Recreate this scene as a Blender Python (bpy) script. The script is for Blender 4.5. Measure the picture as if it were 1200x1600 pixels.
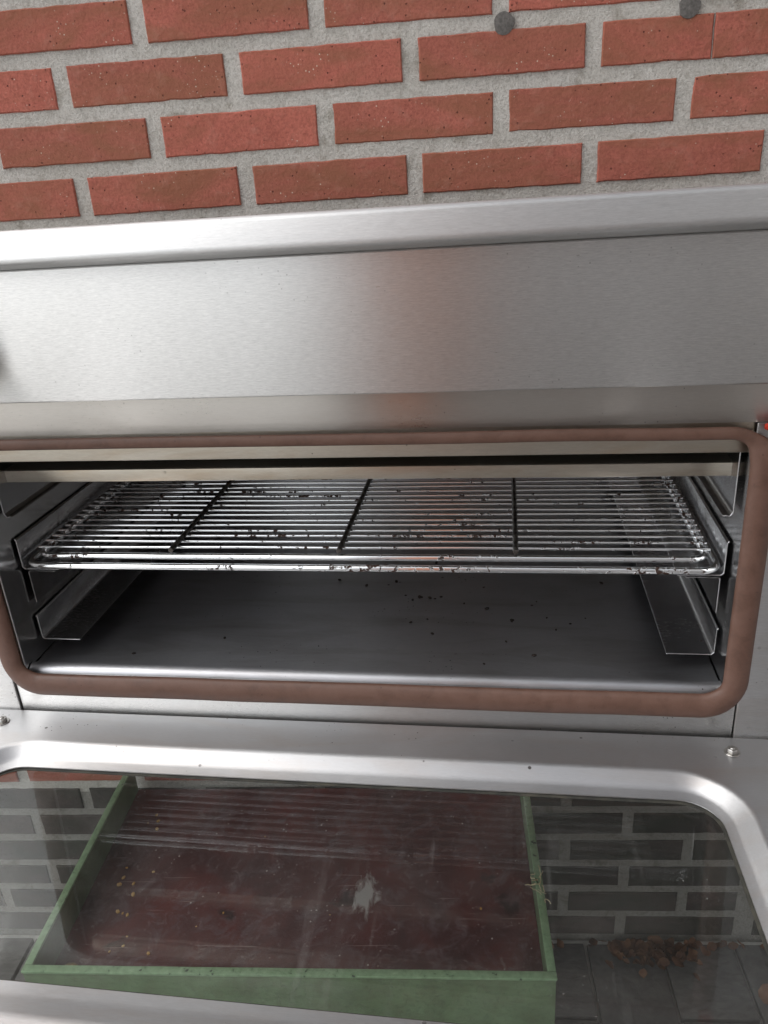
import bpy, bmesh, math, random
from mathutils import Vector, Matrix, noise as mnoise

random.seed(7)
R = math.radians
H = 1.378                      # height of the lens above the paving
PHI = 0.0796                   # the oven stands at a slight angle to the wall
WALL = 1.095                   # distance from lens to wall

for o in list(bpy.data.objects):
    bpy.data.objects.remove(o)
S = bpy.context.scene
C = S.collection

# ------------------------------------------------------------------ camera
cam = bpy.data.cameras.new("camera")
cam.sensor_fit = 'VERTICAL'
cam.sensor_height = 24.0
cam.lens = 24.0 * 1227.0 / 1600.0
cam.clip_start = 0.01
cam.clip_end = 200
co = bpy.data.objects.new("camera", cam)
C.objects.link(co)
yw, pt, rl = -0.1669065, 0.40182168, 0.06839591
fwd = Vector((math.sin(yw) * math.cos(pt), math.cos(yw) * math.cos(pt), -math.sin(pt)))
rt = Vector((math.cos(yw), -math.sin(yw), 0))
dn = fwd.cross(rt)
r2 = math.cos(rl) * rt + math.sin(rl) * dn
d2 = -math.sin(rl) * rt + math.cos(rl) * dn
m = Matrix((r2, -d2, -fwd)).transposed().to_4x4()
m.translation = Vector((0, 0, H))
co.matrix_world = m
S.camera = co

# ------------------------------------------------------------------ sky, sun, exposure
SUN_EL, SUN_AZ = 52.0, 250.0   # compass degrees from +Y, clockwise: behind the camera, to the left
w = bpy.data.worlds.new("World")
S.world = w
w.use_nodes = True
nt = w.node_tree
nt.nodes.clear()
out = nt.nodes.new('ShaderNodeOutputWorld')
bg = nt.nodes.new('ShaderNodeBackground')
sky = nt.nodes.new('ShaderNodeTexSky')
sky.sky_type = 'NISHITA'
sky.sun_disc = False
sky.sun_elevation = R(SUN_EL)
sky.sun_rotation = R(SUN_AZ)
sky.dust_density = 1.2
sky.air_density = 1.0
sky.ozone_density = 1.0
hs = nt.nodes.new('ShaderNodeHueSaturation')
hs.inputs['Saturation'].default_value = 0.16
nt.links.new(sky.outputs[0], hs.inputs['Color'])
nt.links.new(hs.outputs[0], bg.inputs['Color'])
bg.inputs['Strength'].default_value = 0.15
nt.links.new(bg.outputs[0], out.inputs[0])
sl = bpy.data.lights.new("sun", 'SUN')
sl.energy = 0.75
sl.angle = R(50)
sl.color = (1.0, 0.975, 0.94)
so = bpy.data.objects.new("sun", sl)
C.objects.link(so)
sd = Vector((math.sin(R(SUN_AZ)) * math.cos(R(SUN_EL)), math.cos(R(SUN_AZ)) * math.cos(R(SUN_EL)), math.sin(R(SUN_EL))))
so.rotation_euler = sd.to_track_quat('Z', 'Y').to_euler()
so.location = (-2, -3, 5)

vs = S.view_settings
vs.view_transform = 'Standard'
vs.look = 'None'
vs.gamma = 1.0
vs.exposure = 0.84
vs.use_curve_mapping = False
S.render.engine = 'CYCLES'
S.cycles.max_bounces = 14
S.cycles.glossy_bounces = 8
S.cycles.transparent_max_bounces = 16
S.cycles.sample_clamp_indirect = 6.0
S.cycles.use_denoising = True

# ------------------------------------------------------------------ node helpers
def new_mat(name):
    mt = bpy.data.materials.new(name)
    mt.use_nodes = True
    n = mt.node_tree
    return mt, n, n.nodes['Principled BSDF']

def nd(n, typ, **kw):
    x = n.nodes.new(typ)
    for k, v in kw.items():
        if k.startswith('i_'):
            x.inputs[k[2:].replace('_', ' ')].default_value = v
        else:
            setattr(x, k, v)
    return x

def coords(n, scale=(1, 1, 1), rand=True, rot=(0, 0, 0)):
    tc = nd(n, 'ShaderNodeTexCoord')
    mp = nd(n, 'ShaderNodeMapping')
    mp.inputs['Scale'].default_value = scale
    mp.inputs['Rotation'].default_value = rot
    n.links.new(tc.outputs['Object'], mp.inputs['Vector'])
    if rand:
        oi = nd(n, 'ShaderNodeObjectInfo')
        ml = nd(n, 'ShaderNodeMath', operation='MULTIPLY')
        ml.inputs[1].default_value = 37.0
        n.links.new(oi.outputs['Random'], ml.inputs[0])
        cx = nd(n, 'ShaderNodeCombineXYZ')
        for k in range(3):
            n.links.new(ml.outputs[0], cx.inputs[k])
        n.links.new(cx.outputs[0], mp.inputs['Location'])
    return mp.outputs[0]

def noise_tex(n, vec, scale, detail=4, rough=0.55, dist=0.0):
    t = nd(n, 'ShaderNodeTexNoise')
    t.inputs['Scale'].default_value = scale
    t.inputs['Detail'].default_value = detail
    t.inputs['Roughness'].default_value = rough
    t.inputs['Distortion'].default_value = dist
    n.links.new(vec, t.inputs['Vector'])
    return t.outputs['Fac']

def vor(n, vec, scale, feature='F1'):
    t = nd(n, 'ShaderNodeTexVoronoi', feature=feature)
    t.inputs['Scale'].default_value = scale
    n.links.new(vec, t.inputs['Vector'])
    return t

def ramp(n, fac, stops, interp='LINEAR'):
    r = nd(n, 'ShaderNodeValToRGB')
    r.color_ramp.interpolation = interp
    el = r.color_ramp.elements
    while len(el) > 1:
        el.remove(el[0])
    for k, (p, c) in enumerate(stops):
        e = el[0] if k == 0 else el.new(p)
        e.position = p
        e.color = (c, c, c, 1) if isinstance(c, (int, float)) else tuple(c) + (1,)
    n.links.new(fac, r.inputs['Fac'])
    return r.outputs['Color']

def mix(n, fac, a, b, blend='MIX'):
    x = nd(n, 'ShaderNodeMix', data_type='RGBA', blend_type=blend)
    x.clamp_factor = True
    def put(sock, v):
        if hasattr(v, 'is_output'):
            n.links.new(v, sock)
        elif isinstance(v, (int, float)):
            sock.default_value = v if sock.type == 'VALUE' else (v, v, v, 1)
        else:
            sock.default_value = tuple(v) + (1,)
    put(x.inputs[0], fac)
    put(x.inputs[6], a)
    put(x.inputs[7], b)
    return x.outputs[2]

def math_(n, op, a, b=None):
    x = nd(n, 'ShaderNodeMath', operation=op)
    for k, v in enumerate((a, b)):
        if v is None:
            continue
        if hasattr(v, 'is_output'):
            n.links.new(v, x.inputs[k])
        else:
            x.inputs[k].default_value = v
    return x.outputs[0]

def bump(n, height, dist, strength=1.0, normal=None):
    b = nd(n, 'ShaderNodeBump')
    b.inputs['Distance'].default_value = dist
    b.inputs['Strength'].default_value = strength
    n.links.new(height, b.inputs['Height'])
    if normal:
        n.links.new(normal, b.inputs['Normal'])
    return b.outputs[0]

# ------------------------------------------------------------------ materials
M = {}

def steel(name, col=(0.73, 0.725, 0.71), rough=0.3, aniso=0.8, streak=1.0, stain=0.0, stain_col=(0.2, 0.13, 0.07), dots=0.5, dirt=0.15):
    mt, n, p = new_mat(name)
    p.inputs['Metallic'].default_value = 1.0
    p.inputs['Anisotropic'].default_value = aniso
    tg = nd(n, 'ShaderNodeTangent', direction_type='UV_MAP')
    tg.uv_map = 'UVMap'
    n.links.new(tg.outputs[0], p.inputs['Tangent'])
    v = coords(n, (1, 1, 1))
    lines = coords(n, (110, 1100, 1100))
    lines2 = coords(n, (260, 2600, 2600))
    g1 = noise_tex(n, lines, 1.0, 5, 0.7)
    g2 = noise_tex(n, lines2, 1.0, 3, 0.6)
    g = math_(n, 'ADD', math_(n, 'MULTIPLY', g1, 0.6), math_(n, 'MULTIPLY', g2, 0.4))
    big = noise_tex(n, v, 7.0, 5, 0.6, 0.4)
    c = mix(n, ramp(n, g, [(0.3, 0.0), (0.7, 1.0)]), tuple(x * (1 - 0.14 * streak) for x in col), tuple(min(1, x * (1 + 0.1 * streak)) for x in col))
    c = mix(n, ramp(n, big, [(0.35, dirt), (0.65, 0.0)]), c, tuple(x * 0.72 for x in col))
    if stain:
        st = noise_tex(n, coords(n, (3, 14, 14)), 2.0, 6, 0.65, 0.6)
        c = mix(n, ramp(n, st, [(0.48, 0.0), (0.75, stain)]), c, stain_col)
    # little dark specks of burnt-on dirt
    vo = vor(n, v, 60.0)
    sp = ramp(n, vo.outputs['Distance'], [(0.0, 1.0), (0.07, 1.0), (0.1, 0.0)])
    keep = ramp(n, noise_tex(n, v, 9.0, 3), [(0.55, 0.0), (0.62, dots)])
    spk = mix(n, 1.0, sp, keep, 'MULTIPLY')
    vo2 = vor(n, v, 190.0)
    sp2 = mix(n, 1.0, ramp(n, vo2.outputs['Distance'], [(0.0, 1.0), (0.09, 1.0), (0.13, 0.0)]), ramp(n, noise_tex(n, v, 24.0, 2), [(0.6, 0.0), (0.66, dots)]), 'MULTIPLY')
    spk = mix(n, 1.0, spk, sp2, 'LIGHTEN')
    c = mix(n, spk, c, (0.035, 0.025, 0.02))
    n.links.new(c, p.inputs['Base Color'])
    rr = math_(n, 'ADD', math_(n, 'MULTIPLY', g, 0.16), math_(n, 'MULTIPLY', big, 0.12))
    rr = math_(n, 'ADD', rr, rough - 0.14)
    n.links.new(mix(n, spk, rr, 0.8), p.inputs['Roughness'])
    # gently uneven sheet, fine scratches
    dent = noise_tex(n, v, 5.0, 2, 0.4)
    nb = bump(n, dent, 0.0015, 0.5)
    n.links.new(bump(n, g, 0.00006 * streak, 1.0, nb), p.inputs['Normal'])
    M[name] = mt

steel('steel_panel', rough=0.315, aniso=1.0, dots=0.3, streak=1.7, dirt=0.06)
steel('steel_trim', col=(0.62, 0.59, 0.55), rough=0.30, streak=0.6, aniso=1.0, stain=0.12, stain_col=(0.34, 0.26, 0.2), dots=0.5)
steel('steel_lip', col=(0.60, 0.60, 0.595), rough=0.46, aniso=0.6, dots=0.35, streak=1.2)
steel('steel_door', col=(0.56, 0.56, 0.565), rough=0.41, aniso=0.7, streak=0.7, stain=0.2, stain_col=(0.42, 0.27, 0.15), dots=0.8)
steel('steel_frame', col=(0.64, 0.64, 0.63), rough=0.29, aniso=0.9, stain=0.25, stain_col=(0.34, 0.24, 0.16), dots=0.7)
steel('steel_rail', col=(0.56, 0.52, 0.45), rough=0.32, aniso=0.5, stain=0.6, stain_col=(0.36, 0.24, 0.13), dots=0.8)
steel('steel_inside', col=(0.56, 0.56, 0.57), rough=0.26, aniso=0.4, stain=0.35, stain_col=(0.16, 0.11, 0.075), dots=1.0, dirt=0.5)
steel('steel_wall', col=(0.64, 0.64, 0.64), rough=0.18, aniso=0.3, stain=0.25, stain_col=(0.16, 0.11, 0.075), dots=1.0, dirt=0.4)
steel('steel_floor', col=(0.50, 0.505, 0.525), rough=0.38, aniso=0.5, stain=0.4, stain_col=(0.15, 0.11, 0.08), dots=1.0, dirt=0.5)

def wire_mat():
    mt, n, p = new_mat('chrome_wire')
    p.inputs['Metallic'].default_value = 1.0
    v = coords(n, (1, 1, 1), True)
    a = noise_tex(n, v, 170.0, 5, 0.65, 0.5)
    b = noise_tex(n, v, 11.0, 3, 0.6)
    k = math_(n, 'ADD', math_(n, 'MULTIPLY', a, 0.62), math_(n, 'MULTIPLY', b, 0.38))
    burnt = ramp(n, k, [(0.572, 0.0), (0.59, 1.0)])
    n.links.new(mix(n, burnt, (0.90, 0.92, 0.93), (0.045, 0.02, 0.012)), p.inputs['Base Color'])
    n.links.new(ramp(n, k, [(0.57, 0.12), (0.595, 0.75)]), p.inputs['Roughness'])
    n.links.new(ramp(n, k, [(0.572, 1.0), (0.59, 0.0)]), p.inputs['Metallic'])
    n.links.new(bump(n, burnt, 0.0006, 0.8), p.inputs['Normal'])
    M['wire'] = mt
    mt2, n, p = new_mat('dimmed_browned_wire')  # dark tone paints in the dim ceiling the bars mirror, plus baked residue
    p.inputs['Metallic'].default_value = 0.8
    v = coords(n, (1, 1, 1), True)
    k = noise_tex(n, v, 130.0, 5, 0.65)
    n.links.new(mix(n, ramp(n, k, [(0.4, 0.0), (0.6, 1.0)]), (0.16, 0.15, 0.14), (0.025, 0.018, 0.015)), p.inputs['Base Color'])
    p.inputs['Roughness'].default_value = 0.42
    n.links.new(bump(n, k, 0.0005, 0.8), p.inputs['Normal'])
    M['wire_dark'] = mt2
wire_mat()

def brick_mat(name, lo, hi, dusty, speck=1.0):
    mt, n, p = new_mat(name)
    v = coords(n, (1, 1, 1))
    oi = nd(n, 'ShaderNodeObjectInfo')
    big = noise_tex(n, v, 14.0, 4, 0.6, 0.3)
    fine = noise_tex(n, v, 300.0, 4, 0.75)
    mid = noise_tex(n, v, 60.0, 5, 0.65)
    c = mix(n, ramp(n, big, [(0.3, 0.0), (0.7, 1.0)]), lo, hi)
    c = mix(n, math_(n, 'MULTIPLY', oi.outputs['Random'], 0.6), c, (lo[0] * .78, lo[1] * .92, lo[2] * .9))
    c = mix(n, ramp(n, fine, [(0.36, 0.5), (0.52, 0.0)]), c, tuple(x * 0.55 for x in lo))
    c = mix(n, ramp(n, fine, [(0.54, 0.0), (0.7, 0.22)]), c, tuple(min(1, x * 1.4 + .03) for x in hi))
    cen = ramp(n, noise_tex(n, coords(n, (7, 7, 20)), 1.0, 4, 0.65, 0.7), [(0.40, 0.0), (0.66, 0.85)])
    c = mix(n, cen, c, (lo[0] * 0.70, lo[1] * 0.95, lo[2] * 0.76))
    c = mix(n, ramp(n, mid, [(0.55, 0.0), (0.75, 0.25)]), c, dusty)
    # pale lime grains, clustered
    vo = vor(n, v, 210.0)
    g = ramp(n, vo.outputs['Distance'], [(0.0, 1.0), (0.13, 1.0), (0.2, 0.0)])
    kp = ramp(n, noise_tex(n, v, 26.0, 3), [(0.52, 0.0), (0.64, 0.75 * speck)])
    sp = mix(n, 1.0, g, kp, 'MULTIPLY')
    vr = nd(n, 'ShaderNodeSeparateColor')
    n.links.new(vo.outputs['Color'], vr.inputs[0])
    sp = mix(n, 1.0, sp, ramp(n, vr.outputs[0], [(0.45, 0.0), (0.5, 1.0)]), 'MULTIPLY')
    c = mix(n, sp, c, (0.62, 0.56, 0.46))
    # dark pits
    vo3 = vor(n, v, 120.0)
    pit = mix(n, 1.0, ramp(n, vo3.outputs['Distance'], [(0.0, 1.0), (0.09, 1.0), (0.15, 0.0)]), ramp(n, noise_tex(n, v, 33.0, 2), [(0.47, 0.0), (0.55, 1.0)]), 'MULTIPLY')
    c = mix(n, math_(n, 'MULTIPLY', pit, 0.8), c, tuple(x * 0.3 for x in lo))
    n.links.new(c, p.inputs['Base Color'])
    p.inputs['Roughness'].default_value = 0.85
    p.inputs['Specular IOR Level'].default_value = 0.3
    h = math_(n, 'SUBTRACT', math_(n, 'ADD', math_(n, 'MULTIPLY', fine, 0.35), mid), pit)
    n.links.new(bump(n, h, 0.0022, 0.85), p.inputs['Normal'])
    M[name] = mt
brick_mat('brick_red', (0.36, 0.106, 0.076), (0.47, 0.146, 0.106), (0.46, 0.25, 0.19))
brick_mat('brick_dark', (0.055, 0.046, 0.044), (0.105, 0.082, 0.075), (0.16, 0.13, 0.12), 0.4)

def mortar_mat(name, k_):
    mt, n, p = new_mat(name)
    v = coords(n, (1, 1, 1), False)
    big = noise_tex(n, v, 9.0, 4, 0.6, 0.5)
    mid = noise_tex(n, v, 110.0, 6, 0.75)
    fine = noise_tex(n, v, 330.0, 4, 0.75)
    K = lambda c: tuple(x * k_ for x in c)
    c = mix(n, ramp(n, big, [(0.35, 0.0), (0.65, 1.0)]), K((0.55, 0.53, 0.485)), K((0.64, 0.62, 0.58)))
    wet = ramp(n, noise_tex(n, v, 21.0, 4, 0.6, 0.6), [(0.58, 0.0), (0.68, 0.6)])
    c = mix(n, wet, c, K((0.27, 0.24, 0.19)))
    c = mix(n, ramp(n, mid, [(0.34, 0.4), (0.5, 0.0)]), c, K((0.27, 0.25, 0.22)))
    c = mix(n, ramp(n, fine, [(0.36, 0.4), (0.5, 0.0)]), c, K((0.24, 0.22, 0.19)))
    c = mix(n, ramp(n, fine, [(0.54, 0.0), (0.7, 0.45)]), c, K((0.78, 0.76, 0.72)))
    n.links.new(c, p.inputs['Base Color'])
    p.inputs['Roughness'].default_value = 0.95
    p.inputs['Specular IOR Level'].default_value = 0.2
    h = math_(n, 'ADD', math_(n, 'MULTIPLY', fine, 0.7), mid)
    n.links.new(bump(n, h, 0.0045, 0.9), p.inputs['Normal'])
    M[name] = mt
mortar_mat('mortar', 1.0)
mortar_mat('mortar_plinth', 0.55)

def simple(name, stops, scale=30.0, rough=0.7, bump_d=0.0006, metallic=0.0, detail=5, dist=0.3, rand=True, vec=(1, 1, 1), spec=0.4):
    mt, n, p = new_mat(name)
    v = coords(n, vec, rand)
    k = noise_tex(n, v, scale, detail, 0.62, dist)
    n.links.new(ramp(n, k, stops), p.inputs['Base Color'])
    p.inputs['Roughness'].default_value = rough
    p.inputs['Metallic'].default_value = metallic
    p.inputs['Specular IOR Level'].default_value = spec
    n.links.new(bump(n, k, bump_d, 0.7), p.inputs['Normal'])
    M[name] = mt
    return mt, n, p, k

simple('plug', [(0.35, (0.09, 0.085, 0.08)), (0.7, (0.17, 0.16, 0.15))], 260, 0.95, 0.0015)
simple('seal', [(0.4, (0.03, 0.03, 0.026)), (0.7, (0.07, 0.065, 0.05))], 60, 0.6)
simple('red_goo', [(0.4, (0.42, 0.03, 0.015)), (0.7, (0.55, 0.05, 0.02))], 90, 0.45)
simple('leaf', [(0.35, (0.07, 0.03, 0.016)), (0.55, (0.14, 0.06, 0.027)), (0.7, (0.21, 0.11, 0.055))], 40, 0.7)
simple('crumb', [(0.4, (0.45, 0.24, 0.06)), (0.6, (0.6, 0.42, 0.2))], 40, 0.7)
simple('char', [(0.4, (0.012, 0.009, 0.008)), (0.6, (0.03, 0.02, 0.016))], 200, 0.8)
simple('straw', [(0.4, (0.42, 0.34, 0.2)), (0.6, (0.55, 0.48, 0.33))], 60, 0.8)
simple('nut', [(0.4, (0.20, 0.14, 0.06)), (0.6, (0.36, 0.27, 0.14))], 120, 0.6)
simple('paver', [(0.3, (0.07, 0.066, 0.063)), (0.5, (0.105, 0.10, 0.096)), (0.75, (0.155, 0.147, 0.14))], 45, 0.9, 0.0015)
simple('sand', [(0.3, (0.42, 0.41, 0.39)), (0.7, (0.54, 0.53, 0.505))], 160, 0.95, 0.002)
simple('render_grey', [(0.3, (0.50, 0.49, 0.485)), (0.7, (0.58, 0.57, 0.565))], 6, 0.9, 0.002)
simple('salmon', [(0.3, (0.80, 0.33, 0.19)), (0.7, (0.86, 0.40, 0.25))], 8, 0.9, 0.002)
simple('bolt', [(0.4, (0.5, 0.49, 0.47)), (0.7, (0.3, 0.28, 0.26))], 160, 0.35, 0.0003, 1.0)
simple('table_steel', [(0.4, (0.45, 0.45, 0.44)), (0.7, (0.55, 0.55, 0.54))], 20, 0.4, 0.0002, 1.0)

def silicone():
    mt, n, p = new_mat('silicone')
    v = coords(n, (1, 1, 1), False)
    k = noise_tex(n, v, 60, 7, 0.7, 0.4)
    f = noise_tex(n, coords(n, (1, 1, 1), False), 300, 3, 0.6)
    c = ramp(n, k, [(0.25, (0.085, 0.042, 0.028)), (0.5, (0.130, 0.067, 0.047)), (0.75, (0.155, 0.086, 0.064))])
    vo = vor(n, v, 130.0)
    d = mix(n, 1.0, ramp(n, vo.outputs['Distance'], [(0.0, 1.0), (0.08, 1.0), (0.12, 0.0)]), ramp(n, noise_tex(n, v, 20.0, 2), [(0.5, 0.0), (0.6, 0.8)]), 'MULTIPLY')
    c = mix(n, d, c, (0.05, 0.02, 0.015))
    n.links.new(c, p.inputs['Base Color'])
    n.links.new(ramp(n, k, [(0.3, 0.42), (0.7, 0.62)]), p.inputs['Roughness'])
    n.links.new(bump(n, math_(n, 'ADD', k, math_(n, 'MULTIPLY', f, 0.15)), 0.0012, 0.5), p.inputs['Normal'])
    M['silicone'] = mt
silicone()

def green_paint():
    mt, n, p = new_mat('green_paint')
    v = coords(n, (1, 1, 1), False)
    a = noise_tex(n, v, 18, 6, 0.65, 0.5)
    b = noise_tex(n, coords(n, (1, 1, 1), False), 190, 6, 0.7, 0.3)
    c = ramp(n, a, [(0.3, (0.085, 0.12, 0.065)), (0.55, (0.125, 0.185, 0.10)), (0.75, (0.16, 0.23, 0.13))])
    geo = nd(n, 'ShaderNodeNewGeometry')
    chip = ramp(n, b, [(0.55, 0.0), (0.6, 1.0)])
    edge = ramp(n, geo.outputs['Pointiness'], [(0.505, 0.03), (0.53, 1.0)])
    ch = math_(n, 'MULTIPLY', mix(n, 1.0, chip, edge, 'MULTIPLY'), 0.25)
    c = mix(n, ch, c, (0.04, 0.045, 0.04))
    gr = ramp(n, noise_tex(n, v, 30, 6, 0.7), [(0.46, 0.0), (0.7, 0.6)])
    c = mix(n, gr, c, (0.09, 0.10, 0.055))
    n.links.new(c, p.inputs['Base Color'])
    p.inputs['Roughness'].default_value = 0.6
    n.links.new(bump(n, math_(n, 'SUBTRACT', a, ch), 0.0008, 0.8), p.inputs['Normal'])
    M['green'] = mt
green_paint()
simple('pale_green', [(0.33, (0.03, 0.04, 0.03)), (0.37, (0.16, 0.25, 0.14)), (0.6, (0.22, 0.33, 0.195)), (0.75, (0.28, 0.38, 0.245))], 110, 0.55, 0.0008, 0.0, 6, 0.5, False)

def tray_mat():
    mt, n, p = new_mat('red_brown_board')
    v = coords(n, (1, 1, 1), False)
    a = noise_tex(n, v, 8, 6, 0.65, 0.8)
    b = noise_tex(n, v, 26, 6, 0.7, 1.0)
    c = ramp(n, a, [(0.32, (0.052, 0.022, 0.024)), (0.5, (0.092, 0.032, 0.032)), (0.66, (0.135, 0.036, 0.033))])
    c = mix(n, ramp(n, b, [(0.5, 0.0), (0.66, 0.8)]), c, (0.15, 0.105, 0.112))
    c = mix(n, ramp(n, noise_tex(n, v, 55, 6, 0.75, 0.6), [(0.56, 0.0), (0.68, 0.55)]), c, (0.24, 0.19, 0.19))
    c = mix(n, ramp(n, noise_tex(n, v, 15, 4, 0.6, 0.3), [(0.64, 0.0), (0.7, 0.8)]), c, (0.03, 0.018, 0.018))
    # thin scratches and pale scuffs
    s1 = noise_tex(n, coords(n, (2.5, 60, 1), False, (0, 0, 0.5)), 3.0, 3, 0.5)
    s2 = noise_tex(n, coords(n, (2.5, 70, 1), False, (0, 0, -0.9)), 3.0, 3, 0.5)
    for s in (s1, s2):
        c = mix(n, ramp(n, s, [(0.69, 0.0), (0.72, 0.45)]), c, (0.32, 0.25, 0.24))
    vo = vor(n, v, 75.0)
    d = mix(n, 1.0, ramp(n, vo.outputs['Distance'], [(0.0, 1.0), (0.08, 1.0), (0.13, 0.0)]), ramp(n, noise_tex(n, v, 13.0, 3), [(0.5, 0.0), (0.62, 0.9)]), 'MULTIPLY')
    c = mix(n, d, c, (0.5, 0.45, 0.42))
    # one white paint smear
    tc = nd(n, 'ShaderNodeTexCoord')
    vm = nd(n, 'ShaderNodeVectorMath', operation='SUBTRACT')
    n.links.new(tc.outputs['Object'], vm.inputs[0])
    vm.inputs[1].default_value = (SMEAR[0], SMEAR[1], 0)
    sc = nd(n, 'ShaderNodeVectorMath', operation='MULTIPLY')
    n.links.new(vm.outputs[0], sc.inputs[0])
    sc.inputs[1].default_value = (1 / 0.020, 1 / 0.036, 0)
    ln = nd(n, 'ShaderNodeVectorMath', operation='LENGTH')
    n.links.new(sc.outputs[0], ln.inputs[0])
    e = math_(n, 'ADD', ln.outputs['Value'], math_(n, 'MULTIPLY', math_(n, 'SUBTRACT', noise_tex(n, coords(n, (1, .4, 1), False), 90, 5, 0.7, 0.6), 0.5), 2.6))
    c = mix(n, ramp(n, e, [(0.55, 0.75), (1.0, 0.0)]), c, (0.52, 0.52, 0.5))
    n.links.new(c, p.inputs['Base Color'])
    n.links.new(ramp(n, b, [(0.3, 0.4), (0.7, 0.7)]), p.inputs['Roughness'])
    n.links.new(bump(n, math_(n, 'ADD', a, b), 0.001, 0.4), p.inputs['Normal'])
    M['tray'] = mt
SMEAR = (-0.143 + 0.2344, 0.862 - 0.88675)

def glass_mat():
    mt = bpy.data.materials.new('door_glass')
    mt.use_nodes = True
    n = mt.node_tree
    n.nodes.clear()
    o = nd(n, 'ShaderNodeOutputMaterial')
    tr = nd(n, 'ShaderNodeBsdfTransparent')
    tr.inputs['Color'].default_value = (0.955, 0.975, 0.965, 1)
    gl = nd(n, 'ShaderNodeBsdfGlossy')
    gl.inputs['Roughness'].default_value = 0.02
    v = coords(n, (1, 1, 1), False)
    wav = noise_tex(n, v, 3.0, 1, 0.4)
    bm_ = bump(n, wav, 0.0006, 0.12)
    n.links.new(bm_, gl.inputs['Normal'])
    geo = nd(n, 'ShaderNodeNewGeometry')
    dt = nd(n, 'ShaderNodeVectorMath', operation='DOT_PRODUCT')
    n.links.new(geo.outputs['Incoming'], dt.inputs[0])
    n.links.new(geo.outputs['Normal'], dt.inputs[1])
    cs = math_(n, 'SUBTRACT', 1.0, math_(n, 'ABSOLUTE', dt.outputs['Value']))
    fres = math_(n, 'ADD', math_(n, 'MULTIPLY', math_(n, 'POWER', cs, 5.0), 0.957), 0.043)
    m1 = nd(n, 'ShaderNodeMixShader')
    n.links.new(fres, m1.inputs[0])
    n.links.new(tr.outputs[0], m1.inputs[1])
    n.links.new(gl.outputs[0], m1.inputs[2])
    # thin film of dust, wipe marks and a few specks
    df = nd(n, 'ShaderNodeBsdfDiffuse')
    df.inputs['Color'].default_value = (0.55, 0.54, 0.52, 1)
    a = noise_tex(n, v, 9, 5, 0.65, 0.8)
    wipe = noise_tex(n, coords(n, (45, 3, 1), False, (0, 0, 0.12)), 2.0, 4, 0.6)
    vo = vor(n, v, 170.0)
    sp = mix(n, 1.0, ramp(n, vo.outputs['Distance'], [(0.0, 1.0), (0.07, 1.0), (0.11, 0.0)]), ramp(n, noise_tex(n, v, 17.0, 2), [(0.6, 0.0), (0.7, 0.3)]), 'MULTIPLY')
    film = mix(n, 1.0, ramp(n, a, [(0.35, 0.006), (0.75, 0.03)]), ramp(n, wipe, [(0.6, 0.0), (0.75, 0.035)]), 'ADD')
    film = mix(n, 1.0, film, sp, 'ADD')
    m2 = nd(n, 'ShaderNodeMixShader')
    n.links.new(film, m2.inputs[0])
    n.links.new(m1.outputs[0], m2.inputs[1])
    n.links.new(df.outputs[0], m2.inputs[2])
    n.links.new(m2.outputs[0], o.inputs[0])
    M['glass'] = mt
glass_mat()
tray_mat()

# ------------------------------------------------------------------ mesh helpers
def finish(name, bm, mat, parent=None, bev=0.0, seg=2, smooth=35, loc=None):
    """bmesh -> one mesh object; brushed-grain UV; world-space vertices unless loc is given"""
    bmesh.ops.recalc_face_normals(bm, faces=bm.faces)
    if bev > 0:
        eds = [e for e in bm.edges if len(e.link_faces) == 2 and e.calc_face_angle(0) > R(30)]
        bmesh.ops.bevel(bm, geom=eds, offset=bev, segments=seg, profile=0.6, affect='EDGES', clamp_overlap=True)
    uv = bm.loops.layers.uv.new('UVMap')
    for f in bm.faces:
        nn = f.normal
        ax = max(range(3), key=lambda k: abs(nn[k]))
        for l in f.loops:
            c = l.vert.co
            if ax == 0:
                l[uv].uv = (c.z, c.y)
            elif ax == 1:
                l[uv].uv = (c.z, c.x)
            else:
                l[uv].uv = (c.y, c.x)
    me = bpy.data.meshes.new(name)
    bm.to_mesh(me)
    bm.free()
    if smooth:
        me.polygons.foreach_set('use_smooth', [True] * len(me.polygons))
        me.set_sharp_from_angle(angle=R(smooth))
    me.materials.append(M[mat] if isinstance(mat, str) else mat)
    o = bpy.data.objects.new(name, me)
    C.objects.link(o)
    if parent is not None:
        o.parent = parent
        if loc is None:
            o.matrix_parent_inverse = parent.matrix_basis.inverted()
    if loc is not None:
        o.location = loc
    return o

def box(bm, x0, x1, y0, y1, z0, z1):
    v = [bm.verts.new((x, y, z)) for x in (x0, x1) for y in (y0, y1) for z in (z0, z1)]
    for q in ((0, 1, 3, 2), (4, 6, 7, 5), (0, 4, 5, 1), (2, 3, 7, 6), (0, 2, 6, 4), (1, 5, 7, 3)):
        bm.faces.new([v[k] for k in q])
    return v

def prism(bm, prof, x0, x1):
    """closed profile of (y, z) points swept along x"""
    a = [bm.verts.new((x0, y, z)) for y, z in prof]
    b = [bm.verts.new((x1, y, z)) for y, z in prof]
    n_ = len(prof)
    for k in range(n_):
        j = (k + 1) % n_
        bm.faces.new((a[k], a[j], b[j], b[k]))
    bm.faces.new(a[::-1])
    bm.faces.new(b)

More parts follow.
